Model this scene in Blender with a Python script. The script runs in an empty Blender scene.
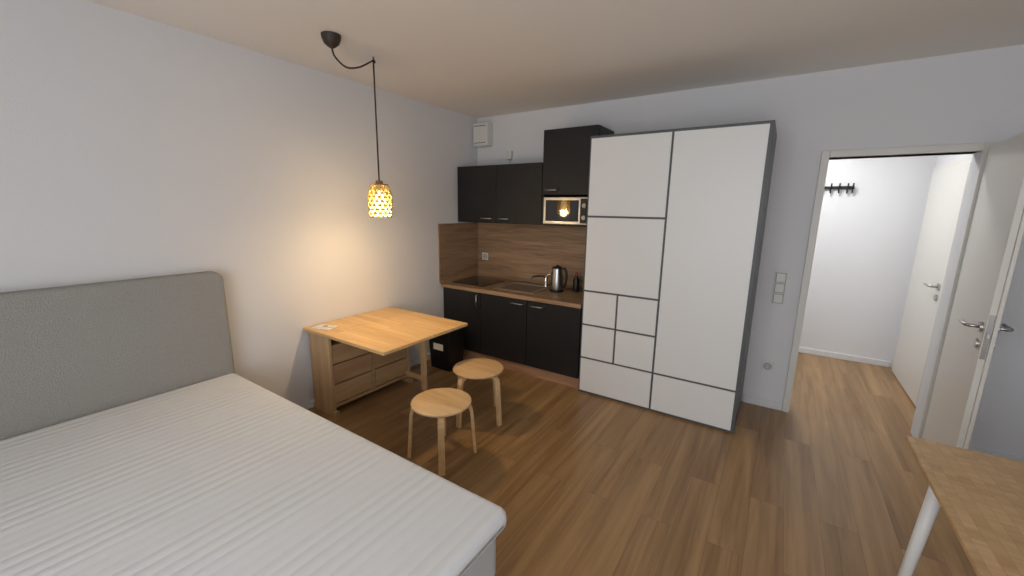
import bpy, bmesh, math, random
from mathutils import Vector, Matrix
random.seed(3)
S=bpy.context.scene
COL=bpy.context.collection
# ------------------------------------------------------------ materials
def s2l(c):
    return tuple(((x/255)/12.92 if x/255<=.04045 else ((x/255+.055)/1.055)**2.4) for x in c)+(1,)
def base(name,col,rough=.5,metal=0,bump=0,bscale=50,spec=.5,vary=0):
    m=bpy.data.materials.new(name);m.use_nodes=True;nt=m.node_tree;b=nt.nodes['Principled BSDF']
    b.inputs['Base Color'].default_value=s2l(col);b.inputs['Roughness'].default_value=rough;b.inputs['Metallic'].default_value=metal
    b.inputs['Specular IOR Level'].default_value=spec
    tc=nt.nodes.new('ShaderNodeTexCoord');n=nt.nodes.new('ShaderNodeTexNoise');n.inputs['Scale'].default_value=bscale;n.inputs['Detail'].default_value=4
    nt.links.new(tc.outputs['Object'],n.inputs['Vector'])
    if vary:
        mx=nt.nodes.new('ShaderNodeMix');mx.data_type='RGBA';c=s2l(col)
        mx.inputs['A'].default_value=tuple(x*(1-vary) for x in c[:3])+(1,);mx.inputs['B'].default_value=tuple(min(1,x*(1+vary)) for x in c[:3])+(1,)
        nt.links.new(n.outputs['Fac'],mx.inputs['Factor']);nt.links.new(mx.outputs['Result'],b.inputs['Base Color'])
    if bump:
        bp=nt.nodes.new('ShaderNodeBump');bp.inputs['Strength'].default_value=bump;bp.inputs['Distance'].default_value=.01
        nt.links.new(n.outputs['Fac'],bp.inputs['Height']);nt.links.new(bp.outputs[0],b.inputs['Normal'])
    return m
def wood(name,c1,c2,axis=0,rough=.45,fine=60,stretch=.06,planks=None,c3=None):
    m=bpy.data.materials.new(name);m.use_nodes=True;nt=m.node_tree;b=nt.nodes['Principled BSDF'];L=nt.links.new
    tc=nt.nodes.new('ShaderNodeTexCoord');mp=nt.nodes.new('ShaderNodeMapping');sc=[1,1,1];sc[axis]=stretch
    mp.inputs['Scale'].default_value=sc;L(tc.outputs['Object'],mp.inputs['Vector'])
    vec=mp.outputs[0]
    n=nt.nodes.new('ShaderNodeTexNoise');n.inputs['Scale'].default_value=fine;n.inputs['Detail'].default_value=6;n.inputs['Roughness'].default_value=.6;n.inputs['Distortion'].default_value=.6
    n2=nt.nodes.new('ShaderNodeTexNoise');n2.inputs['Scale'].default_value=fine*.22;n2.inputs['Detail'].default_value=3;n2.inputs['Distortion'].default_value=1.2
    bk=None
    if planks:
        # planks=(length,width,along_axis)
        sep=nt.nodes.new('ShaderNodeSeparateXYZ');L(tc.outputs['Object'],sep.inputs[0]);cmb=nt.nodes.new('ShaderNodeCombineXYZ')
        o=planks[2];L(sep.outputs[o[0]],cmb.inputs[0]);L(sep.outputs[o[1]],cmb.inputs[1])
        bk=nt.nodes.new('ShaderNodeTexBrick');L(cmb.outputs[0],bk.inputs['Vector'])
        bk.inputs['Scale'].default_value=1;bk.inputs['Brick Width'].default_value=planks[0];bk.inputs['Row Height'].default_value=planks[1]
        bk.inputs['Mortar Size'].default_value=planks[3];bk.inputs['Mortar Smooth'].default_value=.1
        bk.inputs['Color1'].default_value=(0,0,0,1);bk.inputs['Color2'].default_value=(1,1,1,1);bk.inputs['Mortar'].default_value=(.5,.5,.5,1);bk.offset=.37
        ml=nt.nodes.new('ShaderNodeVectorMath');ml.operation='MULTIPLY';ml.inputs[1].default_value=(7,3,5);L(bk.outputs['Color'],ml.inputs[0])
        ad=nt.nodes.new('ShaderNodeVectorMath');ad.operation='ADD';L(mp.outputs[0],ad.inputs[0]);L(ml.outputs[0],ad.inputs[1]);vec=ad.outputs[0]
    L(vec,n.inputs['Vector']);L(vec,n2.inputs['Vector'])
    mx0=nt.nodes.new('ShaderNodeMath');mx0.operation='ADD';L(n.outputs['Fac'],mx0.inputs[0]);L(n2.outputs['Fac'],mx0.inputs[1])
    r=nt.nodes.new('ShaderNodeValToRGB');r.color_ramp.elements[0].position=.36;r.color_ramp.elements[1].position=.64
    hv=nt.nodes.new('ShaderNodeMath');hv.operation='MULTIPLY';hv.inputs[1].default_value=.5;L(mx0.outputs[0],hv.inputs[0]);L(hv.outputs[0],r.inputs[0])
    r.color_ramp.elements[0].color=s2l(c1);r.color_ramp.elements[1].color=s2l(c2)
    out=r.outputs[0]
    if bk:
        mx=nt.nodes.new('ShaderNodeMix');mx.data_type='RGBA';mx.blend_type='MULTIPLY';mx.inputs['Factor'].default_value=1
        r2=nt.nodes.new('ShaderNodeValToRGB');r2.color_ramp.elements[0].color=(planks[4],)*3+(1,);r2.color_ramp.elements[1].color=(1,1,1,1);L(bk.outputs['Color'],r2.inputs[0])
        L(out,mx.inputs['A']);L(r2.outputs[0],mx.inputs['B'])
        m2=nt.nodes.new('ShaderNodeMix');m2.data_type='RGBA';L(bk.outputs['Fac'],m2.inputs['Factor']);L(mx.outputs['Result'],m2.inputs['A']);m2.inputs['B'].default_value=s2l(tuple(x*.75 for x in c1))
        out=m2.outputs['Result']
    L(out,b.inputs['Base Color']);b.inputs['Roughness'].default_value=rough
    bp=nt.nodes.new('ShaderNodeBump');bp.inputs['Strength'].default_value=.12;bp.inputs['Distance'].default_value=.003;L(n.outputs['Fac'],bp.inputs['Height']);L(bp.outputs[0],b.inputs['Normal'])
    return m
def emit(name,col,st):
    m=bpy.data.materials.new(name);m.use_nodes=True;b=m.node_tree.nodes['Principled BSDF']
    b.inputs['Base Color'].default_value=s2l(col);b.inputs['Emission Color'].default_value=s2l(col);b.inputs['Emission Strength'].default_value=st
    return m
M=dict(
 wall=base('wall_paint',(224,225,228),.9,bump=.15,bscale=180,spec=.2),
 ceil=base('ceiling_paint',(238,234,229),.95,bump=.1,bscale=120,spec=.1),
 white=base('white_lacquer',(232,234,234),.35,bump=.02),
 doorw=base('door_white',(222,221,216),.4),
 trim=base('trim_white',(222,224,226),.5),
 floor=wood('oak_plank_floor',(132,100,64),(182,146,101),1,.34,24,.05,planks=(1.25,.15,(1,0),.0006,.88)),
 grey=base('grey_edge',(86,90,93),.45),
 anth=base('anthracite_laminate',(32,31,33),.45,vary=.2,bscale=90,spec=.4),
 anthd=base('anthracite_dark',(20,20,21),.6),  # darker anthracite for base carcass and bin lid
 splash=wood('brown_oak_laminate',(122,98,76),(174,144,114),0,.45,40,.08),
 splashy=wood('brown_oak_laminate_side',(122,98,76),(174,144,114),1,.45,40,.08),
 plinth=wood('plinth_wood',(150,112,88),(184,146,118),0,.35,40,.08),
 pine=wood('birch_tabletop',(212,168,110),(236,200,144),0,.4,22,.07,planks=(.5,.055,(0,1),.0003,.92)),
 birch=wood('birch_body',(172,140,102),(206,174,132),2,.5,22,.1),
 birchd=wood('birch_drawers',(168,134,96),(204,170,126),1,.5,16,.12),
 stool=wood('stool_birch',(208,168,120),(232,200,152),0,.42,30,.12),
 bamboo=wood('bamboo_top',(190,152,106),(214,180,132),0,.4,40,.05,planks=(.6,.03,(1,0),.0003,.9)),
 steel=base('steel',(190,190,190),.28,1),
 steeld=base('brushed_steel',(150,150,150),.35,1),
 chrome=base('chrome',(210,210,210),.12,1),
 black=base('black_plastic',(18,18,18),.4),
 gloss=base('black_glass',(6,6,7),.04,spec=1.0),
 plastic=base('white_plastic',(220,220,216),.4),
 plastic2=base('white_plastic_shaded',(196,197,196),.4),
 fabric=base('grey_boucle',(162,161,157),.95,bump=.7,bscale=170,spec=.1,vary=.22),
 base_f=base('bed_base_fabric',(196,198,200),.9,bump=.4,bscale=300,spec=.1),
 cord=base('cord_dark',(60,48,38),.6),
 canopy=base('canopy_dark',(58,46,38),.5),
 lampw=base('lamp_wood',(150,105,60),.5),
 red=base('red_print',(170,60,55),.6),
 paper=base('paper',(228,226,220),.7),
 bulb=emit('bulb_glow',(255,228,160),9),
)
# mattress quilt
def quilt():
    m=base('quilted_cover',(226,228,230),.85,spec=.2);nt=m.node_tree;b=nt.nodes['Principled BSDF'];L=nt.links.new
    tc=nt.nodes.new('ShaderNodeTexCoord')
    no=nt.nodes.new('ShaderNodeTexNoise');no.inputs['Scale'].default_value=3.0;no.inputs['Detail'].default_value=2
    L(tc.outputs['Object'],no.inputs['Vector'])
    def wv(s,dist,d=2):
        w=nt.nodes.new('ShaderNodeTexWave');w.wave_type='BANDS';w.bands_direction='X';w.inputs['Scale'].default_value=s;w.inputs['Distortion'].default_value=dist;w.inputs['Detail'].default_value=d;w.inputs['Detail Scale'].default_value=1.0
        L(tc.outputs['Object'],w.inputs['Vector']);return w
    w=wv(7.0,.5,1);w2=wv(.95,.1)
    pw=nt.nodes.new('ShaderNodeMath');pw.operation='POWER';pw.inputs[1].default_value=.45;L(w.outputs['Fac'],pw.inputs[0])
    mk=nt.nodes.new('ShaderNodeMapRange');mk.inputs['From Min'].default_value=.15;mk.inputs['From Max'].default_value=.5;mk.inputs['To Min'].default_value=.35;L(w2.outputs['Fac'],mk.inputs['Value'])
    mm=nt.nodes.new('ShaderNodeMath');mm.operation='MULTIPLY';L(pw.outputs[0],mm.inputs[0]);L(mk.outputs[0],mm.inputs[1])
    ad=nt.nodes.new('ShaderNodeMath');ad.operation='MULTIPLY_ADD';ad.inputs[1].default_value=2.0;L(no.outputs['Fac'],ad.inputs[0]);L(mm.outputs[0],ad.inputs[2])
    bp=nt.nodes.new('ShaderNodeBump');bp.inputs['Strength'].default_value=.32;bp.inputs['Distance'].default_value=.010;L(ad.outputs[0],bp.inputs['Height']);L(bp.outputs[0],b.inputs['Normal'])
    return m
M['quilt']=quilt()
# ------------------------------------------------------------ helpers
def parent(o,e):
    if e is not None:
        o.parent=e;o.matrix_parent_inverse=Matrix.Translation(-Vector(e.location))
def empty(name,loc):
    e=bpy.data.objects.new(name,None);e.location=loc;e.empty_display_size=.1;COL.objects.link(e);return e
def mesh_obj(name,bm,mat,par=None,smooth=False,bevel=0,seg=2):
    me=bpy.data.meshes.new(name);bmesh.ops.recalc_face_normals(bm,faces=bm.faces[:]);bm.to_mesh(me);bm.free()
    o=bpy.data.objects.new(name,me);COL.objects.link(o)
    for mm in (mat if isinstance(mat,list) else [mat]): me.materials.append(mm)
    if smooth:
        for p in me.polygons:p.use_smooth=True
    if bevel:
        b=o.modifiers.new('bev','BEVEL');b.width=bevel;b.segments=seg;b.limit_method='ANGLE';b.angle_limit=math.radians(40)
    parent(o,par);return o
def abox(bm,a,b,rz=0,piv=None):
    c=[(a[i]+b[i])/2 for i in range(3)];s=[abs(b[i]-a[i]) for i in range(3)]
    r=bmesh.ops.create_cube(bm,size=1,matrix=Matrix.Translation(c)@Matrix.Diagonal((*s,1)))
    if rz: bmesh.ops.rotate(bm,verts=r['verts'],cent=piv or c,matrix=Matrix.Rotation(rz,3,'Z'))
    return r['verts']
def box(name,a,b,mat,par=None,bevel=0,rz=0,piv=None,seg=2,smooth=False):
    bm=bmesh.new();abox(bm,a,b,rz,piv);return mesh_obj(name,bm,mat,par,smooth,bevel,seg)
def boxes(name,lst,mat,par=None,bevel=0):
    bm=bmesh.new()
    for l in lst: abox(bm,*l)
    return mesh_obj(name,bm,mat,par,False,bevel)
def lathe(name,prof,loc,mat,par=None,n=32,close=True):
    bm=bmesh.new();rings=[]
    for r,z in prof:
        rings.append([bm.verts.new((loc[0]+r*math.cos(2*math.pi*i/n),loc[1]+r*math.sin(2*math.pi*i/n),loc[2]+z)) for i in range(n)])
    for a,b in zip(rings,rings[1:]):
        for i in range(n): bm.faces.new((a[i],a[(i+1)%n],b[(i+1)%n],b[i]))
    if close: bm.faces.new(rings[0][::-1]);bm.faces.new(rings[-1])
    o=mesh_obj(name,bm,mat,par,True);
    e=o.modifiers.new('es','EDGE_SPLIT');e.split_angle=math.radians(40);return o
def tube(name,pts,r,mat,par=None,smooth=True,n=10,radii=None):
    P=[Vector(p) for p in pts]
    if smooth and len(P)>2:
        Q=[]
        for i in range(len(P)-1):
            p0=P[max(i-1,0)];p1=P[i];p2=P[i+1];p3=P[min(i+2,len(P)-1)]
            for k in range(8):
                t=k/8;Q.append(.5*((2*p1)+(p2-p0)*t+(2*p0-5*p1+4*p2-p3)*t*t+(3*p1-p0-3*p2+p3)*t**3))
        Q.append(P[-1]);P=Q
    bm=bmesh.new();rings=[];up=Vector((.123,.95,.3))
    for i,p in enumerate(P):
        t=(P[min(i+1,len(P)-1)]-P[max(i-1,0)]).normalized();u=(up-t*up.dot(t)).normalized();v=t.cross(u);up=u
        rr=r if not radii else radii[0]+(radii[1]-radii[0])*i/(len(P)-1)
        rings.append([bm.verts.new(p+rr*(math.cos(2*math.pi*k/n)*u+math.sin(2*math.pi*k/n)*v)) for k in range(n)])
    for a,b in zip(rings,rings[1:]):
        for k in range(n): bm.faces.new((a[k],a[(k+1)%n],b[(k+1)%n],b[k]))
    bm.faces.new(rings[0]);bm.faces.new(rings[-1])
    return mesh_obj(name,bm,mat,par,True)
# ------------------------------------------------------------ room
H=2.4288; XR=4.35; YR=-5.0; HY=1.70
D0,D1,DH=2.983,3.786,1.918
box('floor',(-.12,YR-.12,-.1),(XR+.12,HY+.12,0),M['floor'])
box('ceiling',(-.12,YR-.12,H),(XR+.12,HY+.12,H+.1),M['ceil'])
box('wall_left',(-.12,YR-.12,0),(0,.12,H),M['wall'])
cas=.045
boxes('wall_back',[((0,0,0),(D0+cas,.14,H)),((D1-cas,0,0),(XR,.14,H)),((D0+cas,0,DH-cas),(D1-cas,.14,H))],M['wall'])
box('wall_right',(XR,YR-.12,0),(XR+.12,.14,H),M['wall'])
W0,W1,WZ0,WZ1=1.5,4.1,.2,2.3
boxes('wall_rear',[((0,YR-.12,0),(W0,YR,H)),((W1,YR-.12,0),(XR,YR,H)),((W0,YR-.12,0),(W1,YR,WZ0)),((W0,YR-.12,WZ1),(W1,YR,H))],M['wall'])
f=.06;wm=(W0+W1)/2
boxes('window_1',[((W0,YR-.1,WZ0),(W1,YR-.04,WZ0+f)),((W0,YR-.1,WZ1-f),(W1,YR-.04,WZ1)),((W0,YR-.1,WZ0),(W0+f,YR-.04,WZ1)),((W1-f,YR-.1,WZ0),(W1,YR-.04,WZ1)),((wm-.03,YR-.1,WZ0),(wm+.03,YR-.04,WZ1))],M['trim'])
# hall
HX=3.90
box('wall_hall_far',(2.2,HY,0),(HX+.12,HY+.12,H),M['wall'])
box('wall_hall_left',(2.2,.14,0),(2.3,HY,H),M['wall'])
box('wall_hall_right',(HX,.14,0),(HX+.12,HY,H),M['wall'])
box('baseboard_hall',(2.3,HY-.015,0),(HX-.03,HY,.06),M['trim'],bevel=.004)
boxes('baseboard_back',[((2.72,-.015,0),(D0-.001,0,.06)),((D1+.002,-.015,0),(XR,0,.06))],M['trim'],bevel=.004)
boxes('baseboard_left',[((0,-2.05,0),(.015,-.66,.06)),((0,YR,0),(.015,-4.3,.06))],M['trim'],bevel=.004)
box('baseboard_right',(XR-.015,YR,0),(XR,-.02,.06),M['trim'],bevel=.004)
boxes('trim_1',[((D0,-.018,0),(D0+cas,.155,DH)),((D1-cas,-.018,0),(D1,.155,DH)),((D0+cas,-.018,DH-cas),(D1-cas,.155,DH))],M['doorw'],bevel=.004)
def handle(par,o,d,n,z,side=1):
    o=Vector((o[0],o[1],z));d=Vector((d[0],d[1],0));n=Vector((n[0],n[1],0))
    tube('lever',[o+n*.0,o+n*.045,o+n*.055+d*.012,o+n*.055+d*.12],.009,M['steel'],par,smooth=False)
    bm=bmesh.new();r=bmesh.ops.create_cone(bm,cap_ends=True,segments=24,radius1=.026,radius2=.026,depth=.012,matrix=Matrix.Translation(o+n*.006)@n.to_track_quat('Z','Y').to_matrix().to_4x4())
    r=bmesh.ops.create_cone(bm,cap_ends=True,segments=24,radius1=.024,radius2=.024,depth=.012,matrix=Matrix.Translation(o+n*.006+Vector((0,0,-.085)))@n.to_track_quat('Z','Y').to_matrix().to_4x4())
    mesh_obj('rosettes',bm,M['steel'],par)
a=math.radians(5.0);hx,hy=D1-.03,-.028;LL=.74;TT=.04
d=Vector((-math.sin(a),-math.cos(a)));nr=Vector((d.y,-d.x))
if nr.x<0: nr=-nr
door=empty('door_1',(hx,hy,0))
def P2(u,v): return (hx+d.x*u+nr.x*v,hy+d.y*u+nr.y*v)
def slab(name,u0,u1,v0,v1,z0,z1,mat,par):
    bm=bmesh.new();vs=[]
    for z in(z0,z1):
        for u,v in((u0,v0),(u1,v0),(u1,v1),(u0,v1)):
            p=P2(u,v);vs.append(bm.verts.new((p[0],p[1],z)))
    for f_ in((0,1,2,3),(4,5,6,7),(0,1,5,4),(1,2,6,5),(2,3,7,6),(3,0,4,7)): bm.faces.new([vs[i] for i in f_])
    return mesh_obj(name,bm,mat,par,bevel=.002)
slab('leaf',0,LL-.012,0,TT*.62,.008,DH-.03,M['doorw'],door)
slab('leaf_rebate',0,LL,TT*.62,TT,.008,DH-.02,M['doorw'],door)
slab('lock_plate',LL-.0115,LL-.0105,.004,TT*.55,.82,1.04,M['steeld'],door)
slab('latch',LL-.012,LL-.002,.007,TT*.5,.925,.95,M['steel'],door)
p=P2(LL-.065,0);handle(door,p,(-d.x,-d.y),(-nr.x,-nr.y),.97)
p=P2(LL-.065,TT);handle(door,p,(-d.x,-d.y),(nr.x,nr.y),.97)
for z in(.25,1.6): 
    bm=bmesh.new();bmesh.ops.create_cone(bm,cap_ends=True,segments=12,radius1=.008,radius2=.008,depth=.09,matrix=Matrix.Translation((hx+.012,hy-.002,z)));mesh_obj('hinge',bm,M['steel'],door)
hd=empty('door_2',(HX,1.1,0))
y0,y1=.62,1.62
boxes('frame',[((HX-.022,y0,0),(HX-.001,y0+.06,DH)),((HX-.022,y1-.06,0),(HX-.001,y1,DH)),((HX-.022,y0+.06,DH-.06),(HX-.001,y1-.06,DH))],M['doorw'],hd,bevel=.003)
box('leaf',(HX-.034,y0+.05,.008),(HX-.003,y1-.05,DH-.05),M['doorw'],hd,bevel=.004)
handle(hd,(HX-.034,y0+.12),(0,1),(-1,0),.965)
cr=empty('coat_rack',(3.22,HY,1.73))
box('rail',(3.09,HY-.02,1.735),(3.36,HY-.001,1.765),M['black'],cr,bevel=.003)
for x in(3.11,3.175,3.24,3.305,3.345):
    tube('hook',[(x,HY-.015,1.75),(x,HY-.05,1.735),(x,HY-.065,1.76),(x,HY-.06,1.79)],.007,M['black'],cr)
    tube('hook_lower',[(x,HY-.015,1.74),(x,HY-.035,1.70),(x,HY-.045,1.72)],.006,M['black'],cr)
sw=empty('light_switch',(2.855,0,.95))
boxes('frame',[((2.815,-.012,.83),(2.895,-.0005,1.075))],M['plastic'],sw,bevel=.004)
boxes('rocker_surrounds',[((2.823,-.0135,.837+.079*i),(2.887,-.009,.908+.079*i)) for i in range(3)],M['grey'],sw,bevel=.001)
boxes('rockers',[((2.826,-.018,.84+.079*i),(2.884,-.009,.905+.079*i)) for i in range(3)],M['plastic'],sw,bevel=.003)
def outlet(name,x,z,y=0):
    e=empty(name,(x,y,z));box('frame',(x-.04,y-.01,z-.04),(x+.04,y-.0005,z+.04),M['plastic'],e,bevel=.004)
    bm=bmesh.new();bmesh.ops.create_cone(bm,cap_ends=True,segments=28,radius1=.024,radius2=.026,depth=.004,matrix=Matrix.Translation((x,y-.0115,z))@Matrix.Rotation(math.pi/2,4,'X'));mesh_obj('socket_rim',bm,M['grey'],e)
    bm=bmesh.new();bmesh.ops.create_cone(bm,cap_ends=True,segments=28,radius1=.021,radius2=.022,depth=.004,matrix=Matrix.Translation((x,y-.0125,z))@Matrix.Rotation(math.pi/2,4,'X'));mesh_obj('socket',bm,M['plastic2'],e)
    boxes('pins',[((x-.012,y-.0155,z-.003),(x-.006,y-.0135,z+.003)),((x+.006,y-.0155,z-.003),(x+.012,y-.0135,z+.003))],M['black'],e)
outlet('power_outlet',2.85,.335);outlet('power_outlet.001',.12,1.26-.28,-.016)
vb=empty('ventilation_box',(.1,0,2.25))
box('housing',(.015,-.10,2.13),(.205,-.001,2.36),M['plastic'],vb,bevel=.012,seg=3)
boxes('slots',[((.035,-.103,2.16),(.185,-.0995,2.166)),((.035,-.103,2.325),(.185,-.0995,2.331))],M['grey'],vb)
jb=empty('junction_box',(.5,0,2.08));box('box',(.40,-.04,1.99),(.455,-.001,2.07),M['plastic'],jb,bevel=.005);tube('cable',[(.43,-.02,1.99),(.43,-.02,1.91)],.006,M['plastic'],jb)
# ------------------------------------------------------------ kitchen
KH=.75
kb=empty('kitchen_base_cabinet',(.75,-.3,0))
FB=.10
box('carcass',(.016,-.57,FB),(1.53,-.003,KH-.036),M['anthd'],kb)
box('plinth',(.016,-.56,0),(1.53,-.54,FB-.001),M['plinth'],kb)
box('worktop',(.002,-.61,KH-.036),(1.535,-.003,KH),M['splash'],kb,bevel=.004)
xs=[(.02,.492),(.498,1.012),(1.018,1.528)]
for i,(x_0,x_1) in enumerate(xs):
    box('front_%d'%(i+1),(x_0,-.592,FB+.003),(x_1,-.572,KH-.042),M['anth'],kb,bevel=.002)
def bar(par,x0,x1,y,z):
    tube('bar_handle',[(x0,y,z),(x0,y-.028,z),(x1,y-.028,z),(x1,y,z)],.006,M['steel'],par,smooth=False)
bar(kb,.86,.98,-.592,KH-.08);bar(kb,1.06,1.18,-.592,KH-.08)
tube('bar_handle',[(.465,-.592,.69),(.465,-.62,.69),(.465,-.62,.57),(.465,-.592,.57)],.006,M['steel'],kb,smooth=False)
bs=empty('backsplash',(.75,0,1.05))
box('panel_back',(.016,-.015,KH+.001),(1.53,-.001,1.36),M['splash'],bs)
box('panel_side',(.001,-.63,KH+.001),(.015,-.001,1.345),M['splashy'],bs,bevel=.002)
ct=empty('cooktop',(.3,-.3,KH))
box('glass',(.06,-.5,KH+.0005),(.46,-.12,KH+.009),M['gloss'],ct,bevel=.003)
for cx_,cy_,r in((.2,-.38,.085),(.3,-.2,.07)):
    lathe('ring',[(r,.0),(r,.0095),(r-.004,.0098),(r-.004,0)],(cx_,cy_,KH+.0005),M['grey'],ct,close=False)
sk=empty('kitchen_sink',(.8,-.3,KH))
boxes('rim',[((.58,-.5,KH+.0005),(1.02,-.46,KH+.006)),((.58,-.14,KH+.0005),(1.02,-.1,KH+.006)),((.58,-.46,KH+.0005),(.61,-.14,KH+.006)),((.97,-.46,KH+.0005),(1.02,-.14,KH+.006))],M['steel'],sk,bevel=.002)
box('bowl_floor',(.60,-.47,KH+.0005),(.98,-.13,KH+.002),M['steeld'],sk)
fc=empty('kitchen_faucet',(.98,-.12,KH))
lathe('body',[(.024,0),(.024,.01),(.018,.02),(.018,.09),(.012,.1)],(.95,-.13,KH+.006),M['chrome'],fc)
tube('spout',[(.95,-.13,KH+.08),(.93,-.16,KH+.11),(.89,-.24,KH+.115),(.87,-.28,KH+.10)],.010,M['chrome'],fc)
tube('lever',[(.95,-.13,KH+.1),(.96,-.125,KH+.12),(.99,-.11,KH+.13)],.006,M['chrome'],fc)
kx,ky=1.13,-.25;kz=KH+.001
kt=empty('electric_kettle',(kx,ky,KH))
lathe('base',[(.064,0),(.066,.005),(.064,.018),(.056,.02)],(kx,ky,kz),M['black'],kt)
lathe('body',[(.056,.021),(.058,.03),(.055,.1),(.050,.19),(.048,.215)],(kx,ky,kz),M['steel'],kt)
lathe('lid',[(.048,.216),(.046,.226),(.03,.233),(.012,.235),(.012,.245),(.008,.248)],(kx,ky,kz),M['black'],kt)
tube('handle',[(kx+.04,ky,kz+.215),(kx+.08,ky,kz+.21),(kx+.095,ky,kz+.15),(kx+.085,ky,kz+.07),(kx+.053,ky,kz+.04)],.011,M['black'],kt)
tube('spout',[(kx-.04,ky,kz+.175),(kx-.063,ky,kz+.205)],.014,M['steel'],kt,radii=(.02,.009))
jar=empty('dish_soap_bottle',(1.30,-.2,KH));lathe('bottle',[(.026,0),(.03,.01),(.03,.11),(.012,.14),(.012,.15)],(1.28,-.15,kz),M['black'],jar);lathe('cap',[(.014,.15),(.014,.175),(.008,.18)],(1.28,-.15,kz),M['red'],jar)
UB,UT,UD=1.364,1.905,.354
wc=empty('wall_cabinet',(.5,-.18,UB))
box('carcass',(.017,-UD+.022,UB),(1.0,-.003,UT),M['anth'],wc)
box('door_left',(.019,-UD,UB-.004),(.497,-UD+.02,UT),M['anth'],wc,bevel=.002)
box('door_right',(.503,-UD,UB-.004),(.998,-UD+.02,UT),M['anth'],wc,bevel=.002)
bar(wc,.34,.46,-UD,UB+.04);bar(wc,.54,.66,-UD,UB+.04)
tc_=empty('tall_wall_cabinet',(1.25,-.18,UB))
MT=1.625
boxes('carcass',[((1.004,-UD+.022,MT),(1.505,-.003,2.17)),((1.004,-UD+.002,UB),(1.02,-.003,MT)),((1.489,-UD+.002,UB),(1.505,-.003,MT)),((1.02,-UD+.002,UB-.006),(1.489,-.003,UB+.01)),((1.02,-.03,UB+.01),(1.489,-.003,MT))],M['anth'],tc_)
box('door',(1.006,-UD,MT+.003),(1.503,-UD+.02,2.17),M['anth'],tc_,bevel=.002)
bar(tc_,1.04,1.16,-UD,MT+.04)
mw=empty('microwave',(1.25,-.2,UB+.011))
z0,z1=UB+.0115,MT-.02
box('body',(1.03,-UD+.005,z0),(1.478,-.04,z1),M['steeld'],mw,bevel=.004)
box('front',(1.03,-UD-.016,z0),(1.478,-UD+.004,z1),M['steel'],mw,bevel=.004)
box('window',(1.055,-UD-.019,z0+.025),(1.37,-UD-.0155,z1-.025),M['gloss'],mw)
box('control_panel',(1.385,-UD-.018,z0+.012),(1.465,-UD-.0155,z1-.012),M['black'],mw)
for zz in(z0+.06,z1-.07):
    bm=bmesh.new();bmesh.ops.create_cone(bm,cap_ends=True,segments=20,radius1=.02,radius2=.018,depth=.02,matrix=Matrix.Translation((1.425,-UD-.028,zz))@Matrix.Rotation(math.pi/2,4,'X'));mesh_obj('knob',bm,M['steeld'],mw)
# ------------------------------------------------------------ wardrobe
wx0,wx1,wy,wh=1.5425,2.71,-.607,2.0435
wd=empty('wardrobe',((wx0+wx1)/2,-.3,0))
box('carcass',(wx0,wy+.012,.0),(wx1,-.02,wh),M['grey'],wd,bevel=.003)
g=.0075
def pan(n,x0,x1,z0,z1):
    box(n,(x0+g,wy+.004,z0+g),(x1-g,wy+.0115,z1-g),M['white'],wd,bevel=.001)
cx=2.137;L0=wx0+.006;R1=wx1-.016;T=wh-.012
pan('panel_upper_left',L0,cx,1.452,T);pan('panel_mid_left',L0,cx,.868,1.452)
pan('drawer_small_1',L0,1.83,.59,.868);pan('drawer_small_2',1.83,cx,.59,.868)
pan('drawer_small_3',L0,1.83,.308,.59);pan('drawer_small_4',1.83,cx,.308,.59)
pan('drawer_bottom',L0,cx,.012,.308);pan('panel_right',cx,R1,.308,T);pan('drawer_right',cx,R1,.012,.308)
# ------------------------------------------------------------ table
TZ=.635;ty0,ty1=-2.052,-1.251
tb=empty('drop_leaf_table',(.4,-1.65,0))
box('centre_top',(.002,ty0,TZ-.022),(.26,ty1,TZ),M['pine'],tb,bevel=.003)
box('leaf_top',(.263,ty0,TZ-.022),(.888,ty1,TZ),M['pine'],tb,bevel=.003)
by0,by1=ty0+.03,ty1-.03
boxes('body_ends',[((.02,by0,0.0),(.26,by0+.025,TZ-.023)),((.02,by1-.025,0.0),(.26,by1,TZ-.023))],M['birch'],tb,bevel=.003)
boxes('body_rails',[((.03,by0+.025,.05),(.245,by1-.025,.075)),((.03,by0+.025,TZ-.06),(.235,by1-.025,TZ-.023)),((.03,by0+.025,.075),(.045,by1-.025,TZ-.06)),((.045,-1.66,.075),(.25,-1.64,TZ-.06))],M['birchd'],tb,bevel=.002)
hh=(TZ-.10-.08)/3
k=0
for r in range(3):
    for (a0,b0) in((by0+.03,-1.665),(-1.635,by1-.03)):
        k+=1;zz=.08+r*hh
        box('drawer_%d'%k,(.06,a0,zz+.005),(.250,b0,zz+hh-.005),M['birchd'],tb,bevel=.003)
boxes('foot_rails',[((.018,by0-.004,0),(.29,by0+.03,.04)),((.018,by1-.03,0),(.29,by1+.004,.04))],M['birch'],tb,bevel=.003)
boxes('gate_leg',[((.455,-1.345,0),(.50,-1.315,TZ-.023)),((.26,-1.34,TZ-.10),(.455,-1.32,TZ-.05)),((.26,-1.34,.08),(.455,-1.32,.12))],M['stool'],tb,bevel=.004)
lf=empty('leaflet',(.15,-1.97,TZ))
box('card_1',(.06,-2.01,TZ+.0005),(.21,-1.91,TZ+.008),M['paper'],lf,rz=.3);box('card_2',(.10,-1.985,TZ+.0085),(.19,-1.93,TZ+.016),M['paper'],lf,rz=.6);box('card_3',(.135,-1.975,TZ+.0165),(.165,-1.955,TZ+.018),M['red'],lf,rz=.6)
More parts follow.
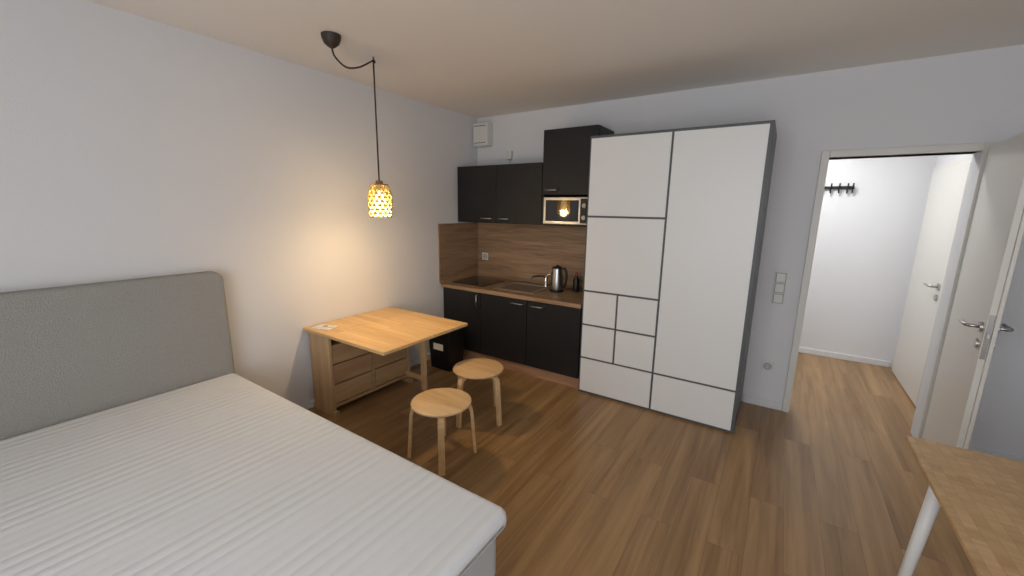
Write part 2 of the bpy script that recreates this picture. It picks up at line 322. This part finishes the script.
# ------------------------------------------------------------ stools
def stool(name,c,sz,rot,R=.165):
    e=empty(name,(c[0],c[1],0))
    lathe('seat',[(R-.012,-.02),(R-.003,-.016),(R,-.009),(R-.003,-.003),(R-.012,0)],(c[0],c[1],sz),M['stool'],e,n=64)
    for i in range(4):
        an=rot+i*math.pi/2
        path=[(.02,sz-.031),(.10,sz-.031),(.138,sz-.032),(.158,sz-.038),(.173,sz-.052),(.180,sz-.075),(.184,sz-.12),(.190,sz-.2),(.202,0.0)]
        bm=bmesh.new();pr=[];t=.010;w=.019
        for j,(r,z) in enumerate(path):
            a_=path[max(j-1,0)];b_=path[min(j+1,len(path)-1)];tx,tz=b_[0]-a_[0],b_[1]-a_[1];l=math.hypot(tx,tz);nx,nz=-tz/l,tx/l
            if j==len(path)-1:nx,nz=1,0
            ring=[]
            for s,q in((1,-1),(1,1),(-1,1),(-1,-1)):
                rr=r+nx*t*s;zz=z+nz*t*s;u=w*q
                ring.append(bm.verts.new((c[0]+rr*math.cos(an)-u*math.sin(an),c[1]+rr*math.sin(an)+u*math.cos(an),zz)))
            pr.append(ring)
        for A,B in zip(pr,pr[1:]):
            for k in range(4): bm.faces.new((A[k],A[(k+1)%4],B[(k+1)%4],B[k]))
        bm.faces.new(pr[0]);bm.faces.new(pr[-1])
        mesh_obj('leg_%d'%(i+1),bm,M['stool'],e,bevel=.003)
stool('stool',(1.225,-1.91),.362,math.radians(42),.182)
stool('stool.001',(1.118,-1.415),.385,math.radians(-5),.182)
# ------------------------------------------------------------ bed
bd=empty('bed',(1.0,-3.4,0))
bx0,bx1,by_0,by_1=.11,2.16,-4.2,-2.555
def soft(name,a,b,mat,r,par,vr=0):
    bm=bmesh.new();abox(bm,a,b)
    if vr:
        ed=[e for e in bm.edges if abs(e.verts[0].co.z-e.verts[1].co.z)>.01 and (vr[1](e.verts[0].co))]
        bmesh.ops.bevel(bm,geom=ed,offset=vr[0],segments=6,affect='EDGES',profile=.5)
    o=mesh_obj(name,bm,mat,par,True);b=o.modifiers.new('bev','BEVEL');b.width=r;b.segments=5;b.limit_method='ANGLE';b.angle_limit=math.radians(50)
    o.modifiers.new('wn','WEIGHTED_NORMAL').keep_sharp=False
    return o
foot=lambda c:c.x>1.5
soft('topper',(bx0,by_0,.425),(bx1,by_1,.50),M['quilt'],.03,bd,(.04,foot))
soft('mattress',(bx0,by_0+.02,.235),(bx1-.025,by_1-.02,.423),M['base_f'],.025,bd,(.05,foot))
soft('base',(bx0,by_0+.02,.05),(bx1-.03,by_1-.025,.233),M['base_f'],.012,bd,(.05,foot))
for x in(.2,2.0):
    for y in(-4.1,-2.68): lathe('foot',[(.025,0),(.03,.05)],(x,y,0),M['grey'],bd)
def headboard():
    y0,y1,z0,z1,r=-4.24,-2.545,.02,1.12,.05;pts=[(y0,z0),(y1,z0)]
    for i in range(9): t=math.pi/2*i/8;pts.append((y1-r+r*math.cos(t),z1-r+r*math.sin(t)))
    for i in range(9): t=math.pi/2*(1+i/8);pts.append((y0+r+r*math.cos(t),z1-r+r*math.sin(t)))
    bm=bmesh.new();A=[bm.verts.new((.012,y,z)) for y,z in pts];B=[bm.verts.new((.105,y,z)) for y,z in pts];n=len(pts)
    bm.faces.new(A);bm.faces.new(B)
    for i in range(n): bm.faces.new((A[i],A[(i+1)%n],B[(i+1)%n],B[i]))
    o=mesh_obj('headboard',bm,M['fabric'],bd,True);b=o.modifiers.new('bev','BEVEL');b.width=.022;b.segments=4;b.limit_method='ANGLE';b.angle_limit=math.radians(50)
    o.modifiers.new('wn','WEIGHTED_NORMAL')
headboard()
tube('seam_piping',[(bx0+.05,by_1-.001,.462),(bx1-.05,by_1-.001,.462)],.004,M['base_f'],bd,smooth=False)
tube('seam_piping',[(bx1+.001,by_1-.05,.462),(bx1+.001,by_0+.06,.462)],.004,M['base_f'],bd,smooth=False)
# ------------------------------------------------------------ pendant lamp
pl=empty('pendant_lamp',(.55,-1.75,H))
lathe('canopy',[(.052,-.001),(.05,-.02),(.04,-.045),(.02,-.062),(.008,-.068)],(.63,-2.09,H),M['canopy'],pl)
tube('cord_swag',[(.63,-2.09,H-.065),(.625,-2.07,H-.105),(.61,-1.99,H-.135),(.58,-1.88,H-.10),(.555,-1.78,H-.04),(.55,-1.75,H-.02)],.005,M['cord'],pl)
tube('cord_drop',[(.55,-1.75,H-.02),(.55,-1.75,1.66)],.005,M['cord'],pl,smooth=False)
tube('ceiling_hook',[(.55,-1.75,H),(.55,-1.75,H-.015),(.56,-1.745,H-.03),(.55,-1.75,H-.04)],.004,M['cord'],pl)
lathe('socket',[(.02,0),(.024,-.01),(.024,-.06),(.018,-.065)],(.55,-1.75,1.675),M['lampw'],pl)
prof=[(.056,1.645),(.062,1.62),(.072,1.605),(.077,1.585),(.077,1.54),(.076,1.50),(.073,1.46),(.070,1.435)]
bm=bmesh.new();n=13;rings=[]
def rad(z):
    for (r0,za),(r1,zb) in zip(prof,prof[1:]):
        if zb<=z<=za: return r0+(r1-r0)*(za-z)/(za-zb)
    return prof[-1][0]
rows=8
for j in range(rows+1):
    z=1.645-(1.645-1.436)*j/rows;r=rad(z)
    rings.append([bm.verts.new((.55+r*math.cos(2*math.pi*(i+.5*(j%2))/n),-1.75+r*math.sin(2*math.pi*(i+.5*(j%2))/n),z)) for i in range(n)])
for j in range(rows):
    A,B=rings[j],rings[j+1]
    for i in range(n):
        if j%2==0: bm.faces.new((A[i],A[(i+1)%n],B[i]));bm.faces.new((A[(i+1)%n],B[(i+1)%n],B[i]))
        else: bm.faces.new((A[i],B[(i+1)%n],B[i]));bm.faces.new((A[i],A[(i+1)%n],B[(i+1)%n]))
straw=base('woven_straw',(214,190,120),.7)
o=mesh_obj('shade',bm,straw,pl)
wf=o.modifiers.new('wf','WIREFRAME');wf.thickness=.0095;wf.use_replace=True
lathe('shade_rim',[(.069,0),(.073,.004),(.069,.009),(.066,.004)],(.55,-1.75,1.432),straw,pl,close=False)
lathe('shade_top',[(.015,0),(.058,0),(.055,.010),(.015,.010)],(.55,-1.75,1.642),M['lampw'],pl,close=False)
bulb=lathe('bulb',[(.004,1.485),(.02,1.49),(.034,1.51),(.038,1.54),(.032,1.575),(.016,1.60),(.014,1.61)],(.55,-1.75,0),M['bulb'],pl)
pt=bpy.data.lights.new('pendant_bulb_light','POINT');pt.energy=21;pt.color=(1,.70,.36);pt.shadow_soft_size=.045
po=bpy.data.objects.new('pendant_bulb_light',pt);COL.objects.link(po);po.location=(.55,-1.75,1.465);parent(po,pl)
# ------------------------------------------------------------ desk
dk=empty('desk',(3.8,-2.3,0))
dz=.68
box('top',(3.31,-2.95,dz-.02),(XR-.02,-1.56,dz),M['bamboo'],dk,bevel=.006,seg=3)
def dleg(x,y,x2,y2): tube('leg',[(x,y,dz-.021),(x2,y2,0)],.02,M['white'],dk,smooth=False,n=20,radii=(.022,.016))
dleg(3.385,-1.72,3.345,-1.69);dleg(4.2,-1.7,4.22,-1.68);dleg(3.42,-2.84,3.39,-2.86);dleg(4.2,-2.84,4.22,-2.86)
pn=empty('pen',(3.62,-1.63,dz));tube('barrel',[(3.60,-1.66,dz+.005),(3.68,-1.70,dz+.005)],.005,M['black'],pn,smooth=False);tube('tip',[(3.60,-1.66,dz+.005),(3.588,-1.654,dz+.003)],.003,M['steel'],pn,smooth=False,radii=(.004,.001))
wb=empty('waste_bin',(.28,-.95,0))
bm=bmesh.new()
vs=abox(bm,(.14,-.95,0),(.42,-.72,.38))
for v in vs:
    if v.co.z<.1: v.co.x=.28+(v.co.x-.28)*.85;v.co.y=-.835+(v.co.y+.835)*.85
mesh_obj('body',bm,M['black'],wb,bevel=.012)
box('lid',(.13,-.96,.381),(.43,-.71,.405),M['anthd'],wb,bevel=.006)
box('label',(.22,-.9535,.2),(.34,-.9515,.26),M['paper'],wb)
# ------------------------------------------------------------ lights
w=bpy.data.worlds.new('World');S.world=w;w.use_nodes=True;bg=w.node_tree.nodes['Background'];bg.inputs[0].default_value=(.92,.955,1,1);bg.inputs[1].default_value=3.8
al=bpy.data.lights.new('window_portal','AREA');al.shape='RECTANGLE';al.size=W1-W0;al.size_y=WZ1-WZ0;al.cycles.is_portal=True
ao=bpy.data.objects.new('window_portal',al);COL.objects.link(ao);ao.location=((W0+W1)/2,YR-.11,(WZ0+WZ1)/2);ao.rotation_euler=(math.radians(90),0,0)
hl=empty('hall_added_lamp',(2.9,.9,H))  # unseen fixture and area light, added to brighten the hall
lathe('diffuser',[(.15,-.001),(.15,-.05),(.13,-.065)],(2.9,.9,H),M['plastic'],hl)
la=bpy.data.lights.new('hall_fill_light','AREA');la.shape='DISK';la.size=.3;la.energy=19;la.color=(1,.99,.97)
lo=bpy.data.objects.new('hall_fill_light',la);COL.objects.link(lo);lo.location=(2.9,.9,H-.07);parent(lo,hl)
# ------------------------------------------------------------ camera
yaw,pitch,roll,fpx=.5830,.1960,.0141,405.55
F=Vector((-math.sin(yaw)*math.cos(pitch),math.cos(yaw)*math.cos(pitch),-math.sin(pitch)))
R=F.cross(Vector((0,0,1))).normalized();U=R.cross(F)
R2=math.cos(roll)*R+math.sin(roll)*U;U2=-math.sin(roll)*R+math.cos(roll)*U
mt=Matrix((R2,U2,-F)).transposed().to_4x4();mt.translation=(2.8257,-3.5789,1.5122)
c=bpy.data.cameras.new('camera');c.sensor_width=36;c.lens=36*fpx/1024;c.clip_start=.02
co=bpy.data.objects.new('camera',c);COL.objects.link(co);co.matrix_world=mt;S.camera=co
S.view_settings.view_transform='Standard'
